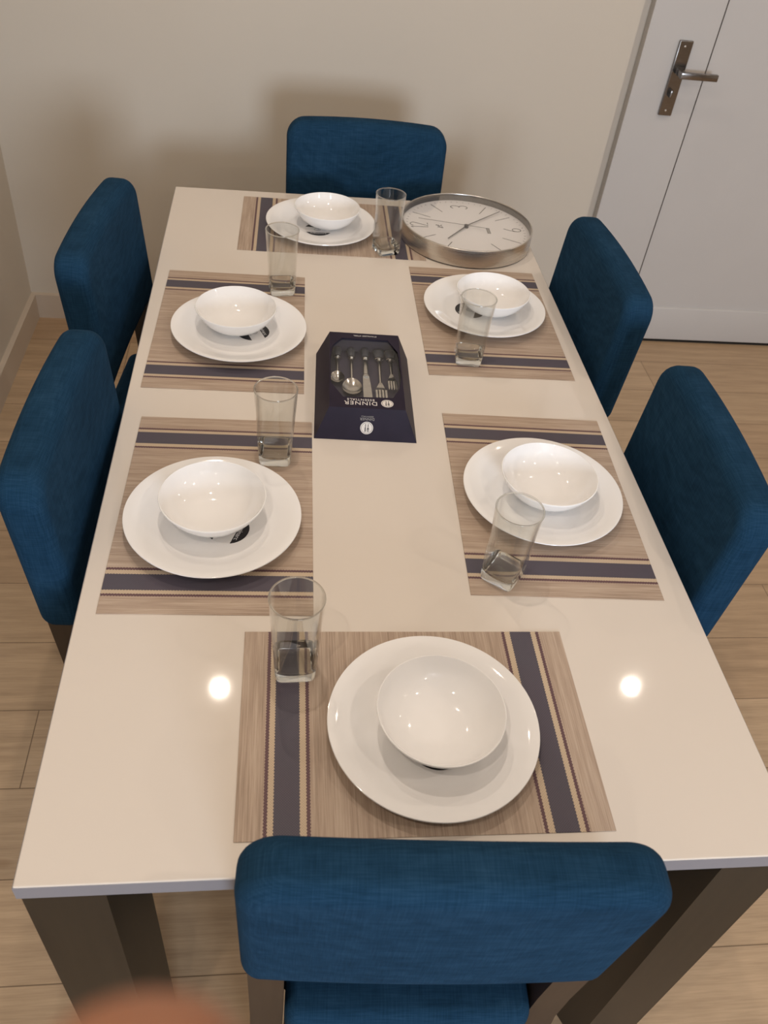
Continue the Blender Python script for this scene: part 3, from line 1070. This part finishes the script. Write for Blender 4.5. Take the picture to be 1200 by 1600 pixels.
def spoon(name, x, ytop, yneck, L, w, label, tilt=0.0):
    yr = 0.095
    r = utensil(name, x, yr, ytop, label, 'spoon', 0.0085)
    bm = bmesh.new()
    neck(bm, -0.002, yneck - yr, 0.0045, 0.0022)
    done('neck', bm, M['cutlery'], r, angle=60)
    bm = bmesh.new()
    n, m = 28, 8
    def pt(u, v, off):
        # u: angle, v: 0 centre .. 1 rim ; egg shape, dished bowl
        a = 2 * pi * u
        yy = sin(a); xx = cos(a) * (1 - 0.12 * yy)
        dep = 0.0075 * (1 - v * v)
        return (w * v * xx, (yneck - yr) - L / 2 * 0.97 + L / 2 * v * yy, 0.0095 - dep + off)
    for off, flip in ((0.0, False), (-0.0011, True)):
        c = bm.verts.new(pt(0, 0, off))
        rings = [[bm.verts.new(pt(k / n, j / m, off)) for k in range(n)] for j in range(1, m + 1)]
        for k in range(n):
            bm.faces.new((c, rings[0][k], rings[0][(k + 1) % n]))
            for A, Bq in zip(rings, rings[1:]):
                bm.faces.new((A[k], Bq[k], Bq[(k + 1) % n], A[(k + 1) % n]))
        if not flip: top = rings[-1]
        else:
            for k in range(n):
                bm.faces.new((top[k], top[(k + 1) % n], rings[-1][(k + 1) % n], rings[-1][k]))
    done('spoon_bowl', bm, M['cutlery'], r, angle=60)
    return r
def fork(name, x, ytop, yneck, yend, w, tine, label):
    yr = 0.095
    r = utensil(name, x, yr, ytop, label, 'fork', 0.0116)
    bm = bmesh.new()
    neck(bm, -0.002, yneck - yr, 0.0045, 0.0022)
    done('neck', bm, M['cutlery'], r, angle=60)
    bm = bmesh.new()
    y0, y1 = yneck - yr, yend - yr
    secs = []
    for k in range(7):
        u = k / 6
        y = y0 + (y1 - y0) * u
        ww_ = 0.0024 + (w / 2 - 0.0024) * (u ** 0.8)
        z = 0.004 - 0.002 * sin(pi * u) + 0.004 * u * u
        secs.append([(-ww_, y, z), (ww_, y, z), (ww_, y, z + 0.0014), (-ww_, y, z + 0.0014)])
    loft(bm, secs)
    for q in range(4):
        cx = -w / 2 + w * (q + 0.5) / 4
        tt = w * 0.085
        loft(bm, [[(cx - tt, y1 + .001, 0.008), (cx + tt, y1 + .001, 0.008), (cx + tt, y1 + .001, 0.0094), (cx - tt, y1 + .001, 0.0094)],
                  [(cx - tt, y1 - tine * .7, 0.0092), (cx + tt, y1 - tine * .7, 0.0092), (cx + tt, y1 - tine * .7, 0.0104), (cx - tt, y1 - tine * .7, 0.0104)],
                  [(cx - tt * .4, y1 - tine, 0.0090), (cx + tt * .4, y1 - tine, 0.0090), (cx + tt * .4, y1 - tine, 0.0098), (cx - tt * .4, y1 - tine, 0.0098)]])
    done('fork_head', bm, M['cutlery'], r, angle=50)
    return r
spoon('teaspoon', -0.0510, 0.1245, 0.042, 0.038, 0.0135, 'small steel spoon at the left end of the row in the cutlery box')
sp2 = spoon('tablespoon', -0.0235, 0.1245, 0.020, 0.052, 0.0185, 'large steel spoon, second from the left in the cutlery box')
k = utensil('table_knife', 0.004, 0.095, 0.126, 'steel table knife in the middle of the row in the cutlery box', 'knife', 0.0085)
bm = bmesh.new()
neck(bm, -0.002, -0.056, 0.0055, 0.0048)
loft(bm, [oval(0, -0.055, 0.0066, 0.004, 0.0045), oval(0, -0.058, 0.0078, 0.0045, 0.0045), oval(0, -0.062, 0.0066, 0.004, 0.0045)])
done('bolster', bm, M['cutlery'], k, angle=60)
bm = bmesh.new()
secs = []
for y, a, b in ((-0.061, -0.0062, 0.0062), (-0.08, -0.0065, 0.0078), (-0.10, -0.0066, 0.0092), (-0.125, -0.0064, 0.0104), (-0.15, -0.0062, 0.0108), (-0.172, -0.006, 0.009)):
    secs.append([(a, y, 0.0038), (b, y, 0.0042), (b, y, 0.0046), (a, y, 0.0056)])
loft(bm, secs)
done('blade', bm, M['cutlery'], k, angle=25)
fork('dinner_fork', 0.0310, 0.1245, 0.016, -0.014, 0.0235, 0.034, 'steel dinner fork, second from the right in the cutlery box')
fork('dessert_fork', 0.0535, 0.1245, 0.046, 0.017, 0.0190, 0.028, 'small steel fork at the right end of the row in the cutlery box')

# ------------------------------------------------------------------ photographer's hand, one fingertip in front of the lens
CM = Matrix.Translation(CAM) @ Euler(CROT, 'XYZ').to_matrix().to_4x4()
def skinned(name, verts, edges, radii, mat, parent=None, root=0):
    me = bpy.data.meshes.new(name + '_chain')
    me.from_pydata([CM @ Vector(v) for v in verts], edges, [])
    o = bpy.data.objects.new(name, me)
    COL.objects.link(o)
    sk = o.modifiers.new('skin', 'SKIN')
    for i, r in enumerate(radii):
        me.skin_vertices[0].data[i].radius = r if isinstance(r, tuple) else (r, r)
        me.skin_vertices[0].data[i].use_root = (i == root)
    sk.use_smooth_shade = True
    sb = o.modifiers.new('sub', 'SUBSURF')
    sb.levels = sb.render_levels = 2
    dg = bpy.context.evaluated_depsgraph_get()
    out = bpy.data.meshes.new_from_object(o.evaluated_get(dg))
    bpy.data.objects.remove(o)
    out.materials.clear()
    out.materials.append(mat)
    for p in out.polygons:
        p.use_smooth = True
    return link(name, out, parent)
# camera space: x right, y up, -z into the picture
V, E_, R_ = [], [], []
def chain(pts, start=None):
    last = start
    for (p, r) in pts:
        V.append(p); R_.append(r)
        if last is not None:
            E_.append((last, len(V) - 1))
        last = len(V) - 1
    return last
wrist = chain([((0.000, -0.205, -0.015), (0.026, 0.018))])
chain([((0.010, -0.26, 0.03), (0.026, 0.021)), ((0.03, -0.34, 0.10), (0.034, 0.030)), ((0.05, -0.42, 0.17), (0.038, 0.035))], wrist)
palm = chain([((-0.008, -0.165, -0.035), (0.036, 0.014)), ((-0.014, -0.135, -0.048), (0.038, 0.012))], wrist)
# index finger reaches up past the lens
chain([((-0.0235, -0.108, -0.058), 0.0092), ((-0.0245, -0.085, -0.066), 0.0088), ((-0.0215, -0.066, -0.070), 0.0092), ((-0.0205, -0.0510, -0.0705), 0.0108), ((-0.0203, -0.0418, -0.0700), 0.0100)], palm)
chain([((-0.004, -0.110, -0.066), 0.0092), ((-0.003, -0.092, -0.082), 0.0086), ((-0.002, -0.098, -0.100), 0.0080), ((-0.001, -0.112, -0.104), 0.0068)], palm)
chain([((0.014, -0.114, -0.064), 0.0088), ((0.016, -0.100, -0.080), 0.0116), ((0.016, -0.108, -0.096), 0.0076), ((0.015, -0.120, -0.098), 0.0066)], palm)
chain([((0.031, -0.124, -0.058), 0.0078), ((0.034, -0.114, -0.070), 0.0072), ((0.034, -0.120, -0.084), 0.0067), ((0.032, -0.130, -0.086), 0.0058)], palm)
chain([((-0.036, -0.160, -0.048), 0.0115), ((-0.050, -0.138, -0.066), 0.0100), ((-0.050, -0.118, -0.080), 0.0086), ((-0.046, -0.106, -0.088), 0.0068)], palm - 1)
person = skinned('person_hand', V, E_, R_, M['skin'])
tag(person, "blurred bare fingertip of the person taking the photo, at the bottom left corner", 'person')
bm = bmesh.new()
bmesh.ops.create_uvsphere(bm, u_segments=20, v_segments=12, radius=1.0)
for v in bm.verts:
    c = Vector((v.co.x * 0.0052 - 0.0200, v.co.y * 0.0062 - 0.0520, v.co.z * 0.0012 - 0.0782 + 0.0006 * (v.co.x ** 2)))
    v.co = CM @ c
done('finger_nail', bm, M['nail'], person)
